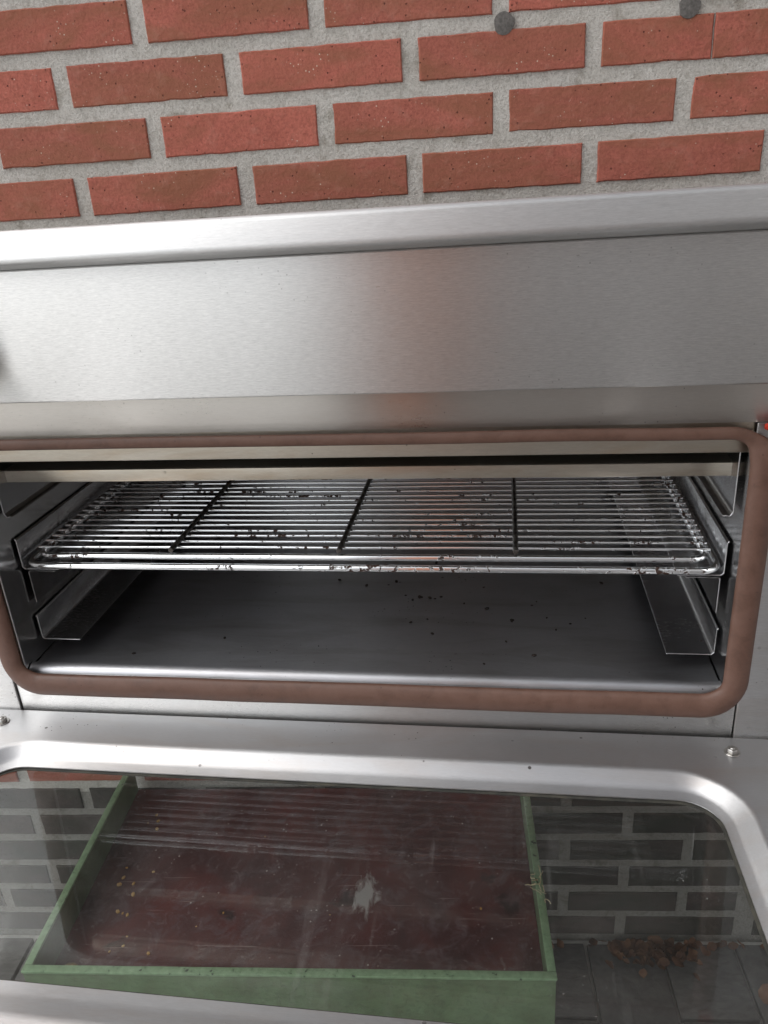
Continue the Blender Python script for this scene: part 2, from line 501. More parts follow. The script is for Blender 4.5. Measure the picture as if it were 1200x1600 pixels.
def sheet(bm, line, x0, x1, t, axis='x'):
    """open polyline (bent sheet metal) of thickness t swept along x or y"""
    pts = [Vector(p) for p in line]
    offs = []
    for k in range(len(pts)):
        d = Vector((0, 0))
        if k > 0:
            d += (pts[k] - pts[k - 1]).normalized()
        if k < len(pts) - 1:
            d += (pts[k + 1] - pts[k]).normalized()
        d.normalize()
        offs.append(Vector((-d.y, d.x)))
    prof = [tuple(p) for p in pts] + [tuple(p + o * t) for p, o in reversed(list(zip(pts, offs)))]
    if axis == 'x':
        prism(bm, prof, x0, x1)
    else:
        a = [bm.verts.new((u, x0, z)) for u, z in prof]
        b = [bm.verts.new((u, x1, z)) for u, z in prof]
        n_ = len(prof)
        for k in range(n_):
            j = (k + 1) % n_
            bm.faces.new((a[k], a[j], b[j], b[k]))
        bm.faces.new(a[::-1])
        bm.faces.new(b)

def tube(bm, pts, rad, n_=10, closed=False, cap=True):
    pts = [Vector(p) for p in pts]
    N = len(pts)
    rads = rad if isinstance(rad, (list, tuple)) else [rad] * N
    rings = []
    ref = Vector((0, 0, 1))
    for k in range(N):
        if closed:
            d = (pts[(k + 1) % N] - pts[k - 1]).normalized()
        else:
            d = (pts[min(k + 1, N - 1)] - pts[max(k - 1, 0)]).normalized()
        rf = ref if abs(d.dot(ref)) < 0.95 else Vector((0, 1, 0))
        if closed and TUBE_REF is not None:
            rf = TUBE_REF
        s = d.cross(rf).normalized()
        u = s.cross(d).normalized()
        rings.append([bm.verts.new(pts[k] + (s * math.cos(2 * math.pi * i / n_) + u * math.sin(2 * math.pi * i / n_)) * rads[k]) for i in range(n_)])
    for k in range(N if closed else N - 1):
        a, b = rings[k], rings[(k + 1) % N]
        for i in range(n_):
            j = (i + 1) % n_
            bm.faces.new((a[i], a[j], b[j], b[i]))
    if not closed and cap:
        bm.faces.new(rings[0][::-1])
        bm.faces.new(rings[-1])
TUBE_REF = None

def rrect(x0, x1, y0, y1, r, n_=8):
    out_ = []
    for cx, cy, a0 in ((x1 - r, y1 - r, 0), (x0 + r, y1 - r, 90), (x0 + r, y0 + r, 180), (x1 - r, y0 + r, 270)):
        for k in range(n_ + 1):
            a = R(a0 + 90 * k / n_)
            out_.append((cx + r * math.cos(a), cy + r * math.sin(a)))
    return out_

def thing(name, label, cat, loc, group=None, rz=0.0):
    o = bpy.data.objects.new(name, None)
    o.empty_display_size = 0.05
    C.objects.link(o)
    o.location = loc
    o.rotation_euler = (0, 0, rz)
    tag(o, label, cat, group)
    return o

def tag(o, label, cat=None, group=None, kind=None):
    if label:
        o['label'] = label
    if cat:
        o['category'] = cat
    if group:
        o['group'] = group
    if kind:
        o['kind'] = kind
    return o

# ------------------------------------------------------------------ setting: paving (wall-aligned frame)
WD = Vector((math.cos(PHI), math.sin(PHI), 0))
WN = Vector((-math.sin(PHI), math.cos(PHI), 0))
def wall_pt(u, v, z=0.0):
    return WD * u + WN * v + Vector((0, 0, z))

bm = bmesh.new()
bmesh.ops.create_grid(bm, x_segments=2, y_segments=2, size=60)
ground = finish('ground', bm, 'sand', smooth=0)
ground.rotation_euler = (0, 0, PHI)
ground.location = (0, 0, -0.012)
ground['kind'] = 'structure'
PW, PL = 0.138, 0.30
pv = []
for k in range(4):
    bm = bmesh.new()
    box(bm, -PW / 2 + .003, PW / 2 - .003, -PL / 2 + .003, PL / 2 - .003, -0.03, 0.0)
    for v in bm.verts:
        v.co += Vector((random.uniform(-1, 1), random.uniform(-1, 1), random.uniform(-1, 1))) * 0.0012
    o = finish('paver', bm, 'paver', ground, bev=0.003, seg=2, loc=(0, 0, 0))
    pv.append(o)
used = set()
for i in range(-12, 11):
    for j in range(0, 9):
        k = random.randrange(4)
        if k not in used:
            o = pv[k]
            used.add(k)
        else:
            o = pv[k].copy()
            C.objects.link(o)
            o.parent = ground
        off = PL / 2 if i % 2 else 0
        if off and j == 0:
            # cut half paver against the wall
            h_ = pv[k].copy()
            C.objects.link(h_)
            h_.parent = ground
            h_.scale = (1, 0.49, 1)
            h_.location = (i * PW + 0.03, 1.085 - PL / 4, 0.012)
            h_.rotation_euler = (0, 0, 0)
        o.location = (i * PW + 0.03, 1.085 - PL / 2 - j * PL - off, 0.012 + random.uniform(-.0015, .0015))
        o.rotation_euler = (0, 0, random.choice((0, math.pi)) + random.uniform(-.006, .006))
for k in range(4):
    if k not in used:
        bpy.data.objects.remove(pv[k])

# ------------------------------------------------------------------ brick wall
PX, PZ = 0.22, 0.0642
BL, BH, BD = 0.2, 0.0468, 0.05
U0 = -0.4566
Z0 = H - 0.0223                     # underside of the course just above the oven
ROW_LO, ROW_HI = -21, 18
bm = bmesh.new()
gx, gz = 120, 70
u0, u1, z0, z1 = -3.2, 3.2, -0.05, 2.6
grid = [[bm.verts.new((u0 + (u1 - u0) * i / gx, WALL + 0.0026 + 0.0011 * mnoise.noise(Vector((i * 1.7, k * 1.3, 0))), z0 + (z1 - z0) * k / gz)) for i in range(gx + 1)] for k in range(gz + 1)]
for k in range(gz):
    for i in range(gx):
        bm.faces.new((grid[k][i], grid[k][i + 1], grid[k + 1][i + 1], grid[k + 1][i]))
bv = [bm.verts.new((x, WALL + 0.2, z)) for x, z in ((u0, z0), (u1, z0), (u1, z1), (u0, z1))]
bm.faces.new(bv)
for a, b, pa, pb in (([grid[0][i] for i in range(gx + 1)], 0, 0, 1), ([grid[gz][i] for i in range(gx + 1)], 0, 3, 2), ([grid[k][0] for k in range(gz + 1)], 0, 0, 3), ([grid[k][gx] for k in range(gz + 1)], 0, 1, 2)):
    bm.faces.new(a + [bv[pb], bv[pa]])
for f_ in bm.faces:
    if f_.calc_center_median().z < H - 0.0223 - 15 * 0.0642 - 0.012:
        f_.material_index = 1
wall = finish('brick_wall', bm, 'mortar', smooth=0)
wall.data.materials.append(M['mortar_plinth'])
wall.rotation_euler = (0, 0, PHI)
tag(wall, 'red brick wall with pale mortar and a dark brick plinth behind the oven', 'wall')

def brick_bm(bm, cx, cz, L, Hh, seed, yf, nx=9, nz=3):
    """brick with uneven worn outline, front face at y = yf (towards -y)"""
    rs = random.Random(seed)
    per = []
    for k in range(nx):
        per.append((-L / 2 + L * k / nx, -Hh / 2))
    for k in range(nz):
        per.append((L / 2, -Hh / 2 + Hh * k / nz))
    for k in range(nx):
        per.append((L / 2 - L * k / nx, Hh / 2))
    for k in range(nz):
        per.append((-L / 2, Hh / 2 - Hh * k / nz))
    so_ = rs.uniform(0, 500)
    jit = [0.0007 * mnoise.noise(Vector((x * 40 + so_, z * 40, 1.0))) + .0005 * mnoise.noise(Vector((x * 230 + so_, z * 230, 4.0))) - (.004 * max(0, mnoise.noise(Vector((x * 24 + so_, z * 24, 9.0))) - .42)) for x, z in per]
    rim, edge, back = [], [], []
    for (x, z), j in zip(per, jit):
        s = 1 + 0 * j
        ex = (1 if x > 0 else -1) * (abs(x) > L / 2 - 1e-6)
        ez = (1 if z > 0 else -1) * (abs(z) > Hh / 2 - 1e-6)
        x2, z2 = x + ex * j, z + ez * j
        edge.append(bm.verts.new((cx + x2, yf + 0.0016 + abs(j) * .5, cz + z2)))
        rim.append(bm.verts.new((cx + x2 - ex * (.0014 + abs(j) * .4), yf + rs.uniform(0, .0004), cz + z2 - ez * (.0013 + abs(j) * .4))))
        back.append(bm.verts.new((cx + x2, yf + BD, cz + z2)))
    n_ = len(per)
    for k in range(n_):
        j = (k + 1) % n_
        bm.faces.new((rim[k], rim[j], edge[j], edge[k]))
        bm.faces.new((edge[k], edge[j], back[j], back[k]))
    bm.faces.new(rim)

variants = {}
def brick_obj(cx, cz, L, dark, lat):
    key = (round(L, 3), dark, random.randrange(6))
    if key not in variants:
        bm = bmesh.new()
        brick_bm(bm, 0, 0, L, BH, int(key[0] * 1000) + 17 * key[2], 0, 30, 8)
        o = finish('brick', bm, 'brick_dark' if dark else 'brick_red', wall, smooth=40, loc=(0, 0, 0))
        variants[key] = o.data
    else:
        o = bpy.data.objects.new('brick', variants[key])
        C.objects.link(o)
        o.parent = wall
    o.location = (cx, WALL + random.uniform(-.0012, .0008), cz)
    o.rotation_euler = (0, random.uniform(-.006, .006), random.uniform(-.004, .004))
    return o

rest = {False: bmesh.new(), True: bmesh.new()}
for row in range(ROW_LO, ROW_HI):
    zc = Z0 + row * PZ + BH / 2
    dark = row < -15
    for col in range(-13, 16):
        cx = U0 + (col - (0.5 if row % 2 else 0)) * PX + BL / 2
        L = BL
        if row == 2 and col == 3:
            # two pieces butted with hardly any joint
            brick_obj(U0 + 3 * PX + 0.064, zc, 0.128, dark, 0)
            brick_obj(U0 + 3 * PX + 0.129 + 0.085, zc, 0.168, dark, 0)
            continue
        if row == 2 and col == 4:
            cx, L = U0 + 4 * PX + 0.088 + 0.052, 0.1
        pieces = [(cx, L)]
        if dark and row < -16:
            # a wide straight joint runs up through the plinth
            lo_, hi_ = cx - L / 2, cx + L / 2
            if hi_ > 0.513 and lo_ < 0.550:
                pieces = [((a_ + b_) / 2, round(b_ - a_, 3)) for a_, b_ in ((lo_, 0.513), (0.550, hi_)) if b_ - a_ > 0.03]
        z = zc - H
        for cx, L in pieces:
            seen = (-1.25 < cx < 0.95) and ((-0.12 < z < 0.36) or (z < -0.86))
            if seen:
                brick_obj(cx, zc, L, dark, 0)
            else:
                brick_bm(rest[dark], cx, zc, L, BH, random.randrange(9999), WALL)
for dark in (False, True):
    o = finish('outer_brickwork', rest[dark], 'brick_dark' if dark else 'brick_red', wall, smooth=40, loc=(0, 0, 0))
    o['kind'] = 'stuff'

def plug(px_u, z):
    bm = bmesh.new()
    rings = []
    for rr, yy in ((0.0125, 0.006), (0.0118, -0.0012), (0.006, -0.0022)):
        rings.append([bm.verts.new((rr * (1 + .09 * math.sin(3 * a + z * 50) + .05 * math.sin(5 * a)) * math.cos(a), yy, rr * 1.05 * math.sin(a))) for a in [2 * math.pi * k / 18 for k in range(18)]])
    for a, b in zip(rings, rings[1:]):
        for k in range(18):
            bm.faces.new((a[k], a[(k + 1) % 18], b[(k + 1) % 18], b[k]))
    bm.faces.new(rings[-1])
    finish('mortar_plug', bm, 'plug', wall, loc=(px_u, WALL, z))
plug(0.087, H + 0.1595)
plug(0.302, H + 0.1610)

# ------------------------------------------------------------------ work table under the oven (its legs stand outside the view)
TB = H - 0.4785
tbl = thing('work_table', 'plain steel work table underneath the oven, against the brick wall', 'table', (-0.2, 0.82, 0))
bm = bmesh.new()
box(bm, -1.12, 0.66, 0.60, 1.005, TB - 0.024, TB)
finish('table_top', bm, 'table_steel', tbl, bev=0.002)
for lx in (-1.095, 0.635):
    for ly in (0.625, 0.98):
        bm = bmesh.new()
        box(bm, lx - .018, lx + .018, ly - .018, ly + .018, 0.0, TB - 0.024)
        finish('leg', bm, 'table_steel', tbl, bev=0.002)

bm = bmesh.new()
box(bm, 0.655, 0.659, 0.645, 0.96, 0.06, TB - 0.0245)
finish('side_panel', bm, 'table_steel', tbl, bev=0.001)  # unseen panel, added to block light from the right

# ------------------------------------------------------------------ oven
OX0, OX1 = -0.580, 0.292
oven = thing('oven', 'stainless steel commercial oven standing open, brown seal around its wide low opening', 'oven', (-0.144, 0.78, TB))
def zz(prof):
    return [(y, z + H) for y, z in prof]

# body shell behind the front: top plate, back, sides, underside
def body_part(name, x0, x1, y0, y1, za, zb, mat='steel_frame', bev=0.0012):
    bm = bmesh.new()
    box(bm, x0, x1, y0, y1, H + za, H + zb)
    return finish(name, bm, mat, oven, bev=bev)
body_part('top_plate', OX0, OX1, 0.5765, 0.998, -0.050, -0.047)
body_part('side_panel', OX0, OX0 + .0015, 0.603, 0.998, -0.4775, -0.0505)
body_part('side_panel', OX1 - .0015, OX1, 0.603, 0.998, -0.4775, -0.0505)
body_part('back_panel', OX0 + .002, OX1 - .002, 0.995, 0.998, -0.4775, -0.0505)
body_part('underside', OX0 + .002, OX1 - .002, 0.603, 0.9945, -0.4775, -0.4755)

bm = bmesh.new()
prism(bm, zz([(.5405, -.0374), (.5470, -.0198), (.5505, -.0178), (.5755, -.0192), (.5755, -.0447), (.5510, -.0447), (.5412, -.0407)]), OX0 - .004, OX1 + .004)
finish('top_lip', bm, 'steel_lip', oven, bev=0.0018, seg=3)
bm = bmesh.new()
prism(bm, zz([(.5500, -.0450), (.5752, -.0450), (.5752, -.0506), (.6025, -.0506), (.6025, -.1436), (.5500, -.1441)]), OX0, OX1)
finish('fascia_panel', bm, 'steel_panel', oven, bev=0.0022, seg=3)
bm = bmesh.new()
KX, KZ = -0.4135, H - 0.106
rings = []
for r_, y_ in ((.0235, .5498), (.0235, .5460), (.0200, .5445), (.0185, .5235), (.0165, .5215), (.006, .5212)):
    rings.append([bm.verts.new((KX + r_ * math.cos(2 * math.pi * k / 28), y_, KZ + r_ * math.sin(2 * math.pi * k / 28))) for k in range(28)])
for a, b in zip(rings, rings[1:]):
    for k in range(28):
        bm.faces.new((a[k], a[(k + 1) % 28], b[(k + 1) % 28], b[k]))
bm.faces.new(rings[0][::-1])
bm.faces.new(rings[-1])
finish('control_knob', bm, 'seal', oven)
bm = bmesh.new()
prism(bm, zz([(.5725, -.1445), (.6025, -.1445), (.6025, -.1767), (.5765, -.1767), (.5765, -.1778), (.5735, -.1778)]), OX0, OX1)
finish('upper_trim', bm, 'steel_trim', oven, bev=0.0012)
bm = bmesh.new()
box(bm, -0.4675, 0.1895, 0.5725, 0.582, H - .4600, H - .4140)
finish('lower_rail', bm, 'steel_frame', oven, bev=0.0012)
bm = bmesh.new()
box(bm, 0.1902, OX1, 0.5705, 0.6025, H - .4775, H - .1768)
finish('front_column', bm, 'steel_frame', oven, bev=0.0015)
bm = bmesh.new()
box(bm, OX0, -0.4682, 0.5705, 0.6025, H - .4775, H - .1768)
finish('front_column', bm, 'steel_frame', oven, bev=0.0015)
bm = bmesh.new()
box(bm, -0.4690, 0.1910, 0.583, 0.6025, H - .4775, H - .4145)
finish('hinge_rail', bm, 'steel_inside', oven, bev=0.0012)

# cavity
CX0, CX1 = -0.4525, 0.1800
CZ0, CZ1 = -0.4125, -0.1860
def cav(name, x0, x1, y0, y1, za, zb, mat='steel_inside'):
    bm = bmesh.new()
    box(bm, x0, x1, y0, y1, H + za, H + zb)
    return finish(name, bm, mat, oven, bev=0.0008, seg=1)
cav('cavity_wall', CX0 - .002, CX0, 0.574, 0.980, CZ0, CZ1, 'steel_wall')
cav('cavity_wall', CX1, CX1 + .002, 0.574, 0.980, CZ0, CZ1, 'steel_wall')
cav('cavity_back', CX0 - .002, CX1 + .002, 0.9805, 0.983, CZ0 - .003, CZ1 + .002, 'steel_wall')
cav('cavity_ceiling', CX0 - .002, CX1 + .002, 0.592, 0.980, CZ1 + .0005, CZ1 + .002)
bm = bmesh.new()
prism(bm, zz([(.5735, -.4165), (.5765, -.4110), (.5805, -.4082), (.5850, -.4082), (.5880, -.4120), (.980, -.4125), (.980, -.4138), (.5735, -.4180)]), CX0 + .001, CX1 - .001)
finish('cavity_floor', bm, 'steel_floor', oven, smooth=50)
bm = bmesh.new()
prism(bm, zz([(.5765, -.1775), (.5900, -.1775), (.5905, -.2010), (.5765, -.2020)]), CX0 + .001, CX1 - .001)
finish('top_rail', bm, 'steel_rail', oven, bev=0.0018, seg=3)
bm = bmesh.new()
prism(bm, zz([(.6120, -.2225), (.6150, -.2212), (.976, -.2212), (.976, -.2226), (.6190, -.2226), (.6190, -.2335), (.6120, -.2335)]), CX0 + .001, CX1 - .0005)
finish('heat_baffle', bm, 'steel_rail', oven, bev=0.0009, seg=2)

# side runners: bent sheet angles on each side wall
for sgn, xw in ((1, CX1 - .0015), (-1, CX0 + .0015)):
    def X(d):
        return xw - sgn * d
    for name, line, yf in (
        ('runner', [(X(.041), -.3945), (X(.004), -.3945), (X(.002), -.3925), (X(.002), -.3700), (X(.0005), -.3685)], .604),
        ('runner', [(X(.038), -.3170), (X(.004), -.3170), (X(.002), -.3150), (X(.002), -.2880), (X(.0005), -.2865)], .603),
        ('runner_hook', [(X(.030), -.3215), (X(.0035), -.3215), (X(.002), -.3235), (X(.002), -.3560)], .608),
        ('runner_hook', [(X(.0015), -.2060), (X(.0015), -.2580), (X(.004), -.2620), (X(.010), -.2615)], .596),
    ):
        bm = bmesh.new()
        sheet(bm, [(a, b + H) for a, b in line], yf, .972, .0011 * (1 if sgn < 0 else -1), axis='y')
        finish(name, bm, 'steel_inside', oven, bev=0.0003, seg=1)

for x0, x1 in ((0.1785, 0.1900), (-0.4680, -0.4510)):
    bm = bmesh.new()
    box(bm, x0, x1, 0.5713, 0.5736, H - .4135, H - .1779)
    finish('jamb', bm, 'steel_frame', oven, bev=0.0006, seg=1)
# silicone seal
bm = bmesh.new()
path, rad = [], []
gx0, gx1, gz0, gz1 = -0.4600, 0.1853, -0.4205, -0.1832
loop = rrect(gx0, gx1, gz0, gz1, 0.026, 10)
dense = []
for k in range(len(loop)):
    a, b = Vector(loop[k]), Vector(loop[(k + 1) % len(loop)])
    st = max(1, int((b - a).length / 0.012))
    for i in range(st):
        dense.append(a.lerp(b, i / st))
rng = random.Random(3)
for k, p in enumerate(dense):
    t = (p.y - gz0) / (gz1 - gz0)
    r_ = 0.0115 * (1 - t) + 0.0049 * t
    if 0.04 < t < 0.96:
        r_ = 0.0100
    wob = mnoise.noise(Vector((p.x * 14, p.y * 14, 2.0)))
    sag = 0.0010 * mnoise.noise(Vector((p.x * 9, p.y * 9, 7.0)))
    path.append(Vector((p.x, 0.5665 + 0.0010 * wob, p.y + H + sag)))
    rad.append(r_)
for _ in range(3):
    rad = [(rad[k - 1] + 2 * rad[k] + rad[(k + 1) % len(rad)]) / 4 for k in range(len(rad))]
TUBE_REF = Vector((0, 1, 0))
tube(bm, path, rad, 16, closed=True)
TUBE_REF = None
for v in bm.verts:
    dy = v.co.y - 0.5665
    v.co.y = 0.5665 + dy * (0.58 if dy < 0 else 0.45)
seal = finish('door_seal', bm, 'silicone', oven, smooth=80)
tag(seal, 'brown silicone seal around the opening')
# smear of red sealant by the upper corner
bm = bmesh.new()
bmesh.ops.create_icosphere(bm, subdivisions=3, radius=1.0)
for v in bm.verts:
    v.co *= 1 + 0.35 * mnoise.noise(v.co * 1.7)
    v.co = Vector((0.1895 + v.co.x * .0075, 0.5655 + v.co.y * .0045, H - .1785 + v.co.z * .0040))
finish('red_sealant', bm, 'red_goo', oven)

# ------------------------------------------------------------------ drop-down door
TILT = R(3.0)
HY, HZ = 0.5712, H - 0.4545
DX0, DX1, DV0, DV1 = -0.547, 0.259, 0.0008, 0.342
def dl(x0, x1, v0, v1, r, h):
    # door loop, local: x, y = -v, z = h
    return [(x, y, h) for x, y in rrect(x0, x1, -v1, -v0, r, 8)]
gxa, gxb, gva, gvb = -0.4505, 0.1615, 0.0700, 0.2710      # clear glass at recess depth
exa, exb, eva, evb = -0.4705, 0.1815, 0.0480, 0.2995      # outer edge of the pressed slope
loops = [dl(gxa - .004, gxb + .004, gva - .004, gvb + .004, .034, -.0128)]
loops.append(dl(gxa, gxb, gva, gvb, .030, -.0118))
NS = 10
for k in range(NS + 1):
    t = k / NS
    s = (0.22 * t / 0.4) if t < 0.4 else 0.22 + 0.78 * (t - 0.4) / 0.6
    s = s * 0.9 + 0.1 * t * t * (3 - 2 * t)
    loops.append(dl(gxa + (exa - gxa) * t, gxb + (exb - gxb) * t, gva + (eva - gva) * t, gvb + (evb - gvb) * t, .030 + .022 * t, -.0108 + .0108 * s))
loops.append(dl(exa - .003, exb + .003, eva - .003, evb + .003, .055, 0.0))
loops.append(dl(DX0 + .0015, DX1 - .0015, DV0 + .0015, DV1 - .0015, .003, 0.0))
loops.append(dl(DX0, DX1, DV0, DV1, .004, -.0015))
loops.append(dl(DX0, DX1, DV0, DV1, .004, -.030))
loops.append(dl(gxa - .03, gxb + .03, gva - .035, gvb + .03, .03, -.030))
loops.append(dl(gxa - .03, gxb + .03, gva - .035, gvb + .03, .03, -.0185))
bm = bmesh.new()
vl = [[bm.verts.new(p) for p in lp] for lp in loops]
for a, b in zip(vl, vl[1:] + vl[:1]):
    n_ = len(a)
    for k in range(n_):
        bm.faces.new((a[k], a[(k + 1) % n_], b[(k + 1) % n_], b[k]))
door = finish('door', bm, 'steel_door', oven, smooth=40, loc=(0, 0, 0))
door.location = Vector((0, HY, HZ)) - oven.location
door.rotation_euler = (-TILT, 0, 0)
tag(door, 'drop-down steel door lying open with a pressed frame and wide window')

def slab(name, mat, x0, x1, v0, v1, r, h0, h1, bev=0.0):
    bm = bmesh.new()
    a = [bm.verts.new(p) for p in dl(x0, x1, v0, v1, r, h0)]
    b = [bm.verts.new(p) for p in dl(x0, x1, v0, v1, r, h1)]
    n_ = len(a)
    for k in range(n_):
        bm.faces.new((a[k], a[(k + 1) % n_], b[(k + 1) % n_], b[k]))
    bm.faces.new(a)
    bm.faces.new(b)
    return finish(name, bm, mat, door, loc=(0, 0, 0))
slab('window_pane', 'glass', gxa - .012, gxb + .012, gva - .012, gvb + .012, .035, -.0175, -.0135)
# dark rubber bead around the window
bm = bmesh.new()
A = [bm.verts.new(p) for p in dl(gxa - .001, gxb + .001, gva - .001, gvb + .001, .030, -.0126)]
B = [bm.verts.new(p) for p in dl(gxa + .0022, gxb - .0022, gva + .0022, gvb - .0022, .028, -.0131)]
Cc = [bm.verts.new(p) for p in dl(gxa + .0022, gxb - .0022, gva + .0022, gvb - .0022, .028, -.0134)]
Dd = [bm.verts.new(p) for p in dl(gxa - .001, gxb + .001, gva - .001, gvb + .001, .030, -.0134)]
for a, b in ((A, B), (B, Cc), (Cc, Dd), (Dd, A)):
    for k in range(len(a)):
        bm.faces.new((a[k], a[(k + 1) % len(a)], b[(k + 1) % len(a)], b[k]))
finish('window_bead', bm, 'seal', door, loc=(0, 0, 0))
for bx, rz_ in ((0.184, 0.3), (-0.4735, 1.1)):
    bm = bmesh.new()
    def disc(r, h0, h1, n_, rot=0, taper=1.0):
        a = [bm.verts.new((r * math.cos(rot + 2 * math.pi * k / n_), r * math.sin(rot + 2 * math.pi * k / n_), h0)) for k in range(n_)]
        b = [bm.verts.new((r * taper * math.cos(rot + 2 * math.pi * k / n_), r * taper * math.sin(rot + 2 * math.pi * k / n_), h1)) for k in range(n_)]
        for k in range(n_):
            bm.faces.new((a[k], a[(k + 1) % n_], b[(k + 1) % n_], b[k]))
        bm.faces.new(b)
        bm.faces.new(a[::-1])
    disc(.0064, .0001, .0010, 20)
    disc(.0046, .0009, .0046, 6, rz_, 0.93)
    disc(.0023, .0044, .0054, 10, 0, 0.8)
    finish('bolt', bm, 'bolt', door, bev=0.0003, seg=1, loc=(bx, -.0225, 0))

# ------------------------------------------------------------------ wire rack on the runners
rack = thing('wire_rack', 'chrome wire shelf rack with burnt-on residue resting inside the oven', 'rack', (-0.134, 0.78, H - .3165))
def loop3(x0, x1, y0, y1, r, z):
    return [Vector((x, y, z + H)) for x, y in rrect(x0, x1, y0, y1, r, 6)]
bm = bmesh.new()
tube(bm, loop3(-.4445, .1735, .6005, .962, .016, -.3122), .0032, 10, closed=True)
finish('outer_frame', bm, 'wire', rack, smooth=80)
bm = bmesh.new()
tube(bm, loop3(-.4335, .1640, .6090, .953, .012, -.3060), .0030, 10, closed=True)
finish('inner_frame', bm, 'wire', rack, smooth=80)
NW = 27
for k in range(NW):
    y = .6215 + k * (.945 - .6215) / (NW - 1) + random.uniform(-.0006, .0006)
    bm = bmesh.new()
    zs = -.3026
    tube(bm, [Vector((-.4400 + (.609) * i / 6, y + random.uniform(-.0003, .0003), zs + H + random.uniform(-.0005, .0005))) for i in range(7)], .0015, 8)
    finish('wire', bm, 'wire', rack, smooth=80)
for x in (-.301, -.1450, .0085):
    bm = bmesh.new()
    tube(bm, [Vector((x, .607 + .348 * i / 4, H - .2990)) for i in range(5)], .0024, 8)
    finish('cross_bar', bm, 'wire_dark', rack, smooth=80)
    bm = bmesh.new()

bm = bmesh.new()
rc = random.Random(21)
for k in range(30):
    cxk, cyk = rc.choice(((.03, .70), (.06, .66), (-.02, .68), (-.12, .72), (-.30, .64)))
    x, y = rc.gauss(cxk, .06), rc.gauss(cyk, .04)
    if not (-.43 < x < .13 and .595 < y < .95):
        continue
    s_ = rc.uniform(.0006, .0021)
    mt_ = Matrix.Translation((x, y, H - .4122 + s_ * .5)) @ Matrix.Rotation(rc.uniform(0, 3), 4, 'Z') @ Matrix.Diagonal((s_ * 1.5, s_, s_ * .7, 1))
    bmesh.ops.create_icosphere(bm, subdivisions=1, radius=1, matrix=mt_)
o = finish('burnt_crumbs', bm, 'char')
tag(o, 'black burnt crumbs scattered on the oven floor below the rack', 'crumbs', kind='stuff')

# ------------------------------------------------------------------ green tray table seen through the door window
RIM = H - 0.940
bx0, bx1 = -0.5860, 0.1172
by0, by1 = 0.6885, 1.0850
# (wall-aligned frame)
tray = thing('tray_table', 'low green painted tray table with red-brown board, under the open door', 'table', wall_pt((bx0 + bx1) / 2, (by0 + by1) / 2), rz=PHI)
TW, TDp = (bx1 - bx0) / 2, (by1 - by0) / 2
def tpart(name, x0, x1, y0, y1, za, zb, mat='green', bev=0.002, cuts=0):
    bm = bmesh.new()
    box(bm, x0, x1, y0, y1, za, zb)
    if cuts:
        le = [e for e in bm.edges if e.calc_length() > 0.2]
        bmesh.ops.subdivide_edges(bm, edges=le, cuts=cuts, use_grid_fill=True)
        for v in bm.verts:
            n1 = mnoise.noise(v.co * 31)
            v.co += Vector((n1, mnoise.noise(v.co * 27 + Vector((5, 5, 5))), n1 * .6)) * .0005
    return finish(name, bm, mat, tray, bev=bev, seg=2, loc=(0, 0, 0))
TH = 0.0088
FL = RIM - 0.056
RC = RIM - 0.0045
tpart('front_board', -TW, TW, -TDp, -TDp + TH, RIM - .15, RC, cuts=24)
tpart('rim_strip', -TW - .001, TW + .001, -TDp - .001, -TDp + TH + .0008, RC + .0002, RIM, mat='pale_green', bev=0.0012, cuts=30)
for sx in (-1, 1):
    xc = sx * (TW - TH / 2)
    tpart('rim_strip', xc - TH / 2 - .001, xc + TH / 2 + .001, -TDp + TH + .0012, TDp, RC + .0002, RIM - .0003, mat='pale_green', bev=0.0012, cuts=18)
tpart('back_board', -TW + TH + .0005, TW - TH - .0005, TDp - TH, TDp - .0005, RIM - .149, FL - .001, cuts=24)
tpart('side_board', -TW + .0005, -TW + TH, -TDp + TH + .0005, TDp, RIM - .1495, RC - .0003, cuts=14)
tpart('side_board', TW - TH, TW - .0005, -TDp + TH + .0005, TDp, RIM - .1495, RC - .0003, cuts=14)
tpart('top_board', -TW + TH + .0005, TW - TH - .0005, -TDp + TH + .0005, TDp, FL - .0005, FL + .0005, mat='tray', bev=0)
for lx in (-TW + .04, TW - .04):
    for ly in (-TDp + .04, TDp - .04):
        tpart('leg', lx - .02, lx + .02, ly - .02, ly + .02, 0.0, FL - .0125)

tc = tray.location
tm = Matrix.Translation(tc) @ Matrix.Rotation(PHI, 4, 'Z')
def on_tray(x, y, z=0.0):
    return tm @ Vector((x, y, z))

# things lying in the tray
bm = bmesh.new()
bmesh.ops.create_icosphere(bm, subdivisions=2, radius=1)
for v in bm.verts:
    v.co *= 1 + 0.12 * mnoise.noise(v.co * 2)
    v.co = Vector((v.co.x * .017, v.co.y * .011, v.co.z * .009))
o = finish('nut_shell', bm, 'nut', loc=on_tray(-TW + .036, -TDp + .034, FL + .009))
o.rotation_euler = (0, 0, .6)
tag(o, 'brown nut shell in the front corner of the green tray table', 'nut')

bm = bmesh.new()
for k in range(22):
    x, y = (-TW + .05 + abs(random.gauss(0, .03)), random.uniform(-TDp + .06, TDp - .06)) if k < 15 else (random.uniform(-TW + .05, TW - .05), random.uniform(-TDp + .04, TDp - .04))
    s = random.uniform(.0012, .0036) * (1 if k < 15 else .55)
    mt_ = Matrix.Translation((x, y, FL + s * .55)) @ Matrix.Rotation(random.uniform(0, 3), 4, 'Z') @ Matrix.Diagonal((s * 1.4, s, s * .7, 1))
    bmesh.ops.create_icosphere(bm, subdivisions=1, radius=1, matrix=mt_)
o = finish('crumbs', bm, 'crumb', loc=tc)
o.rotation_euler = (0, 0, PHI)
tag(o, 'yellowish crumbs scattered over the red-brown board', 'crumbs', kind='stuff')

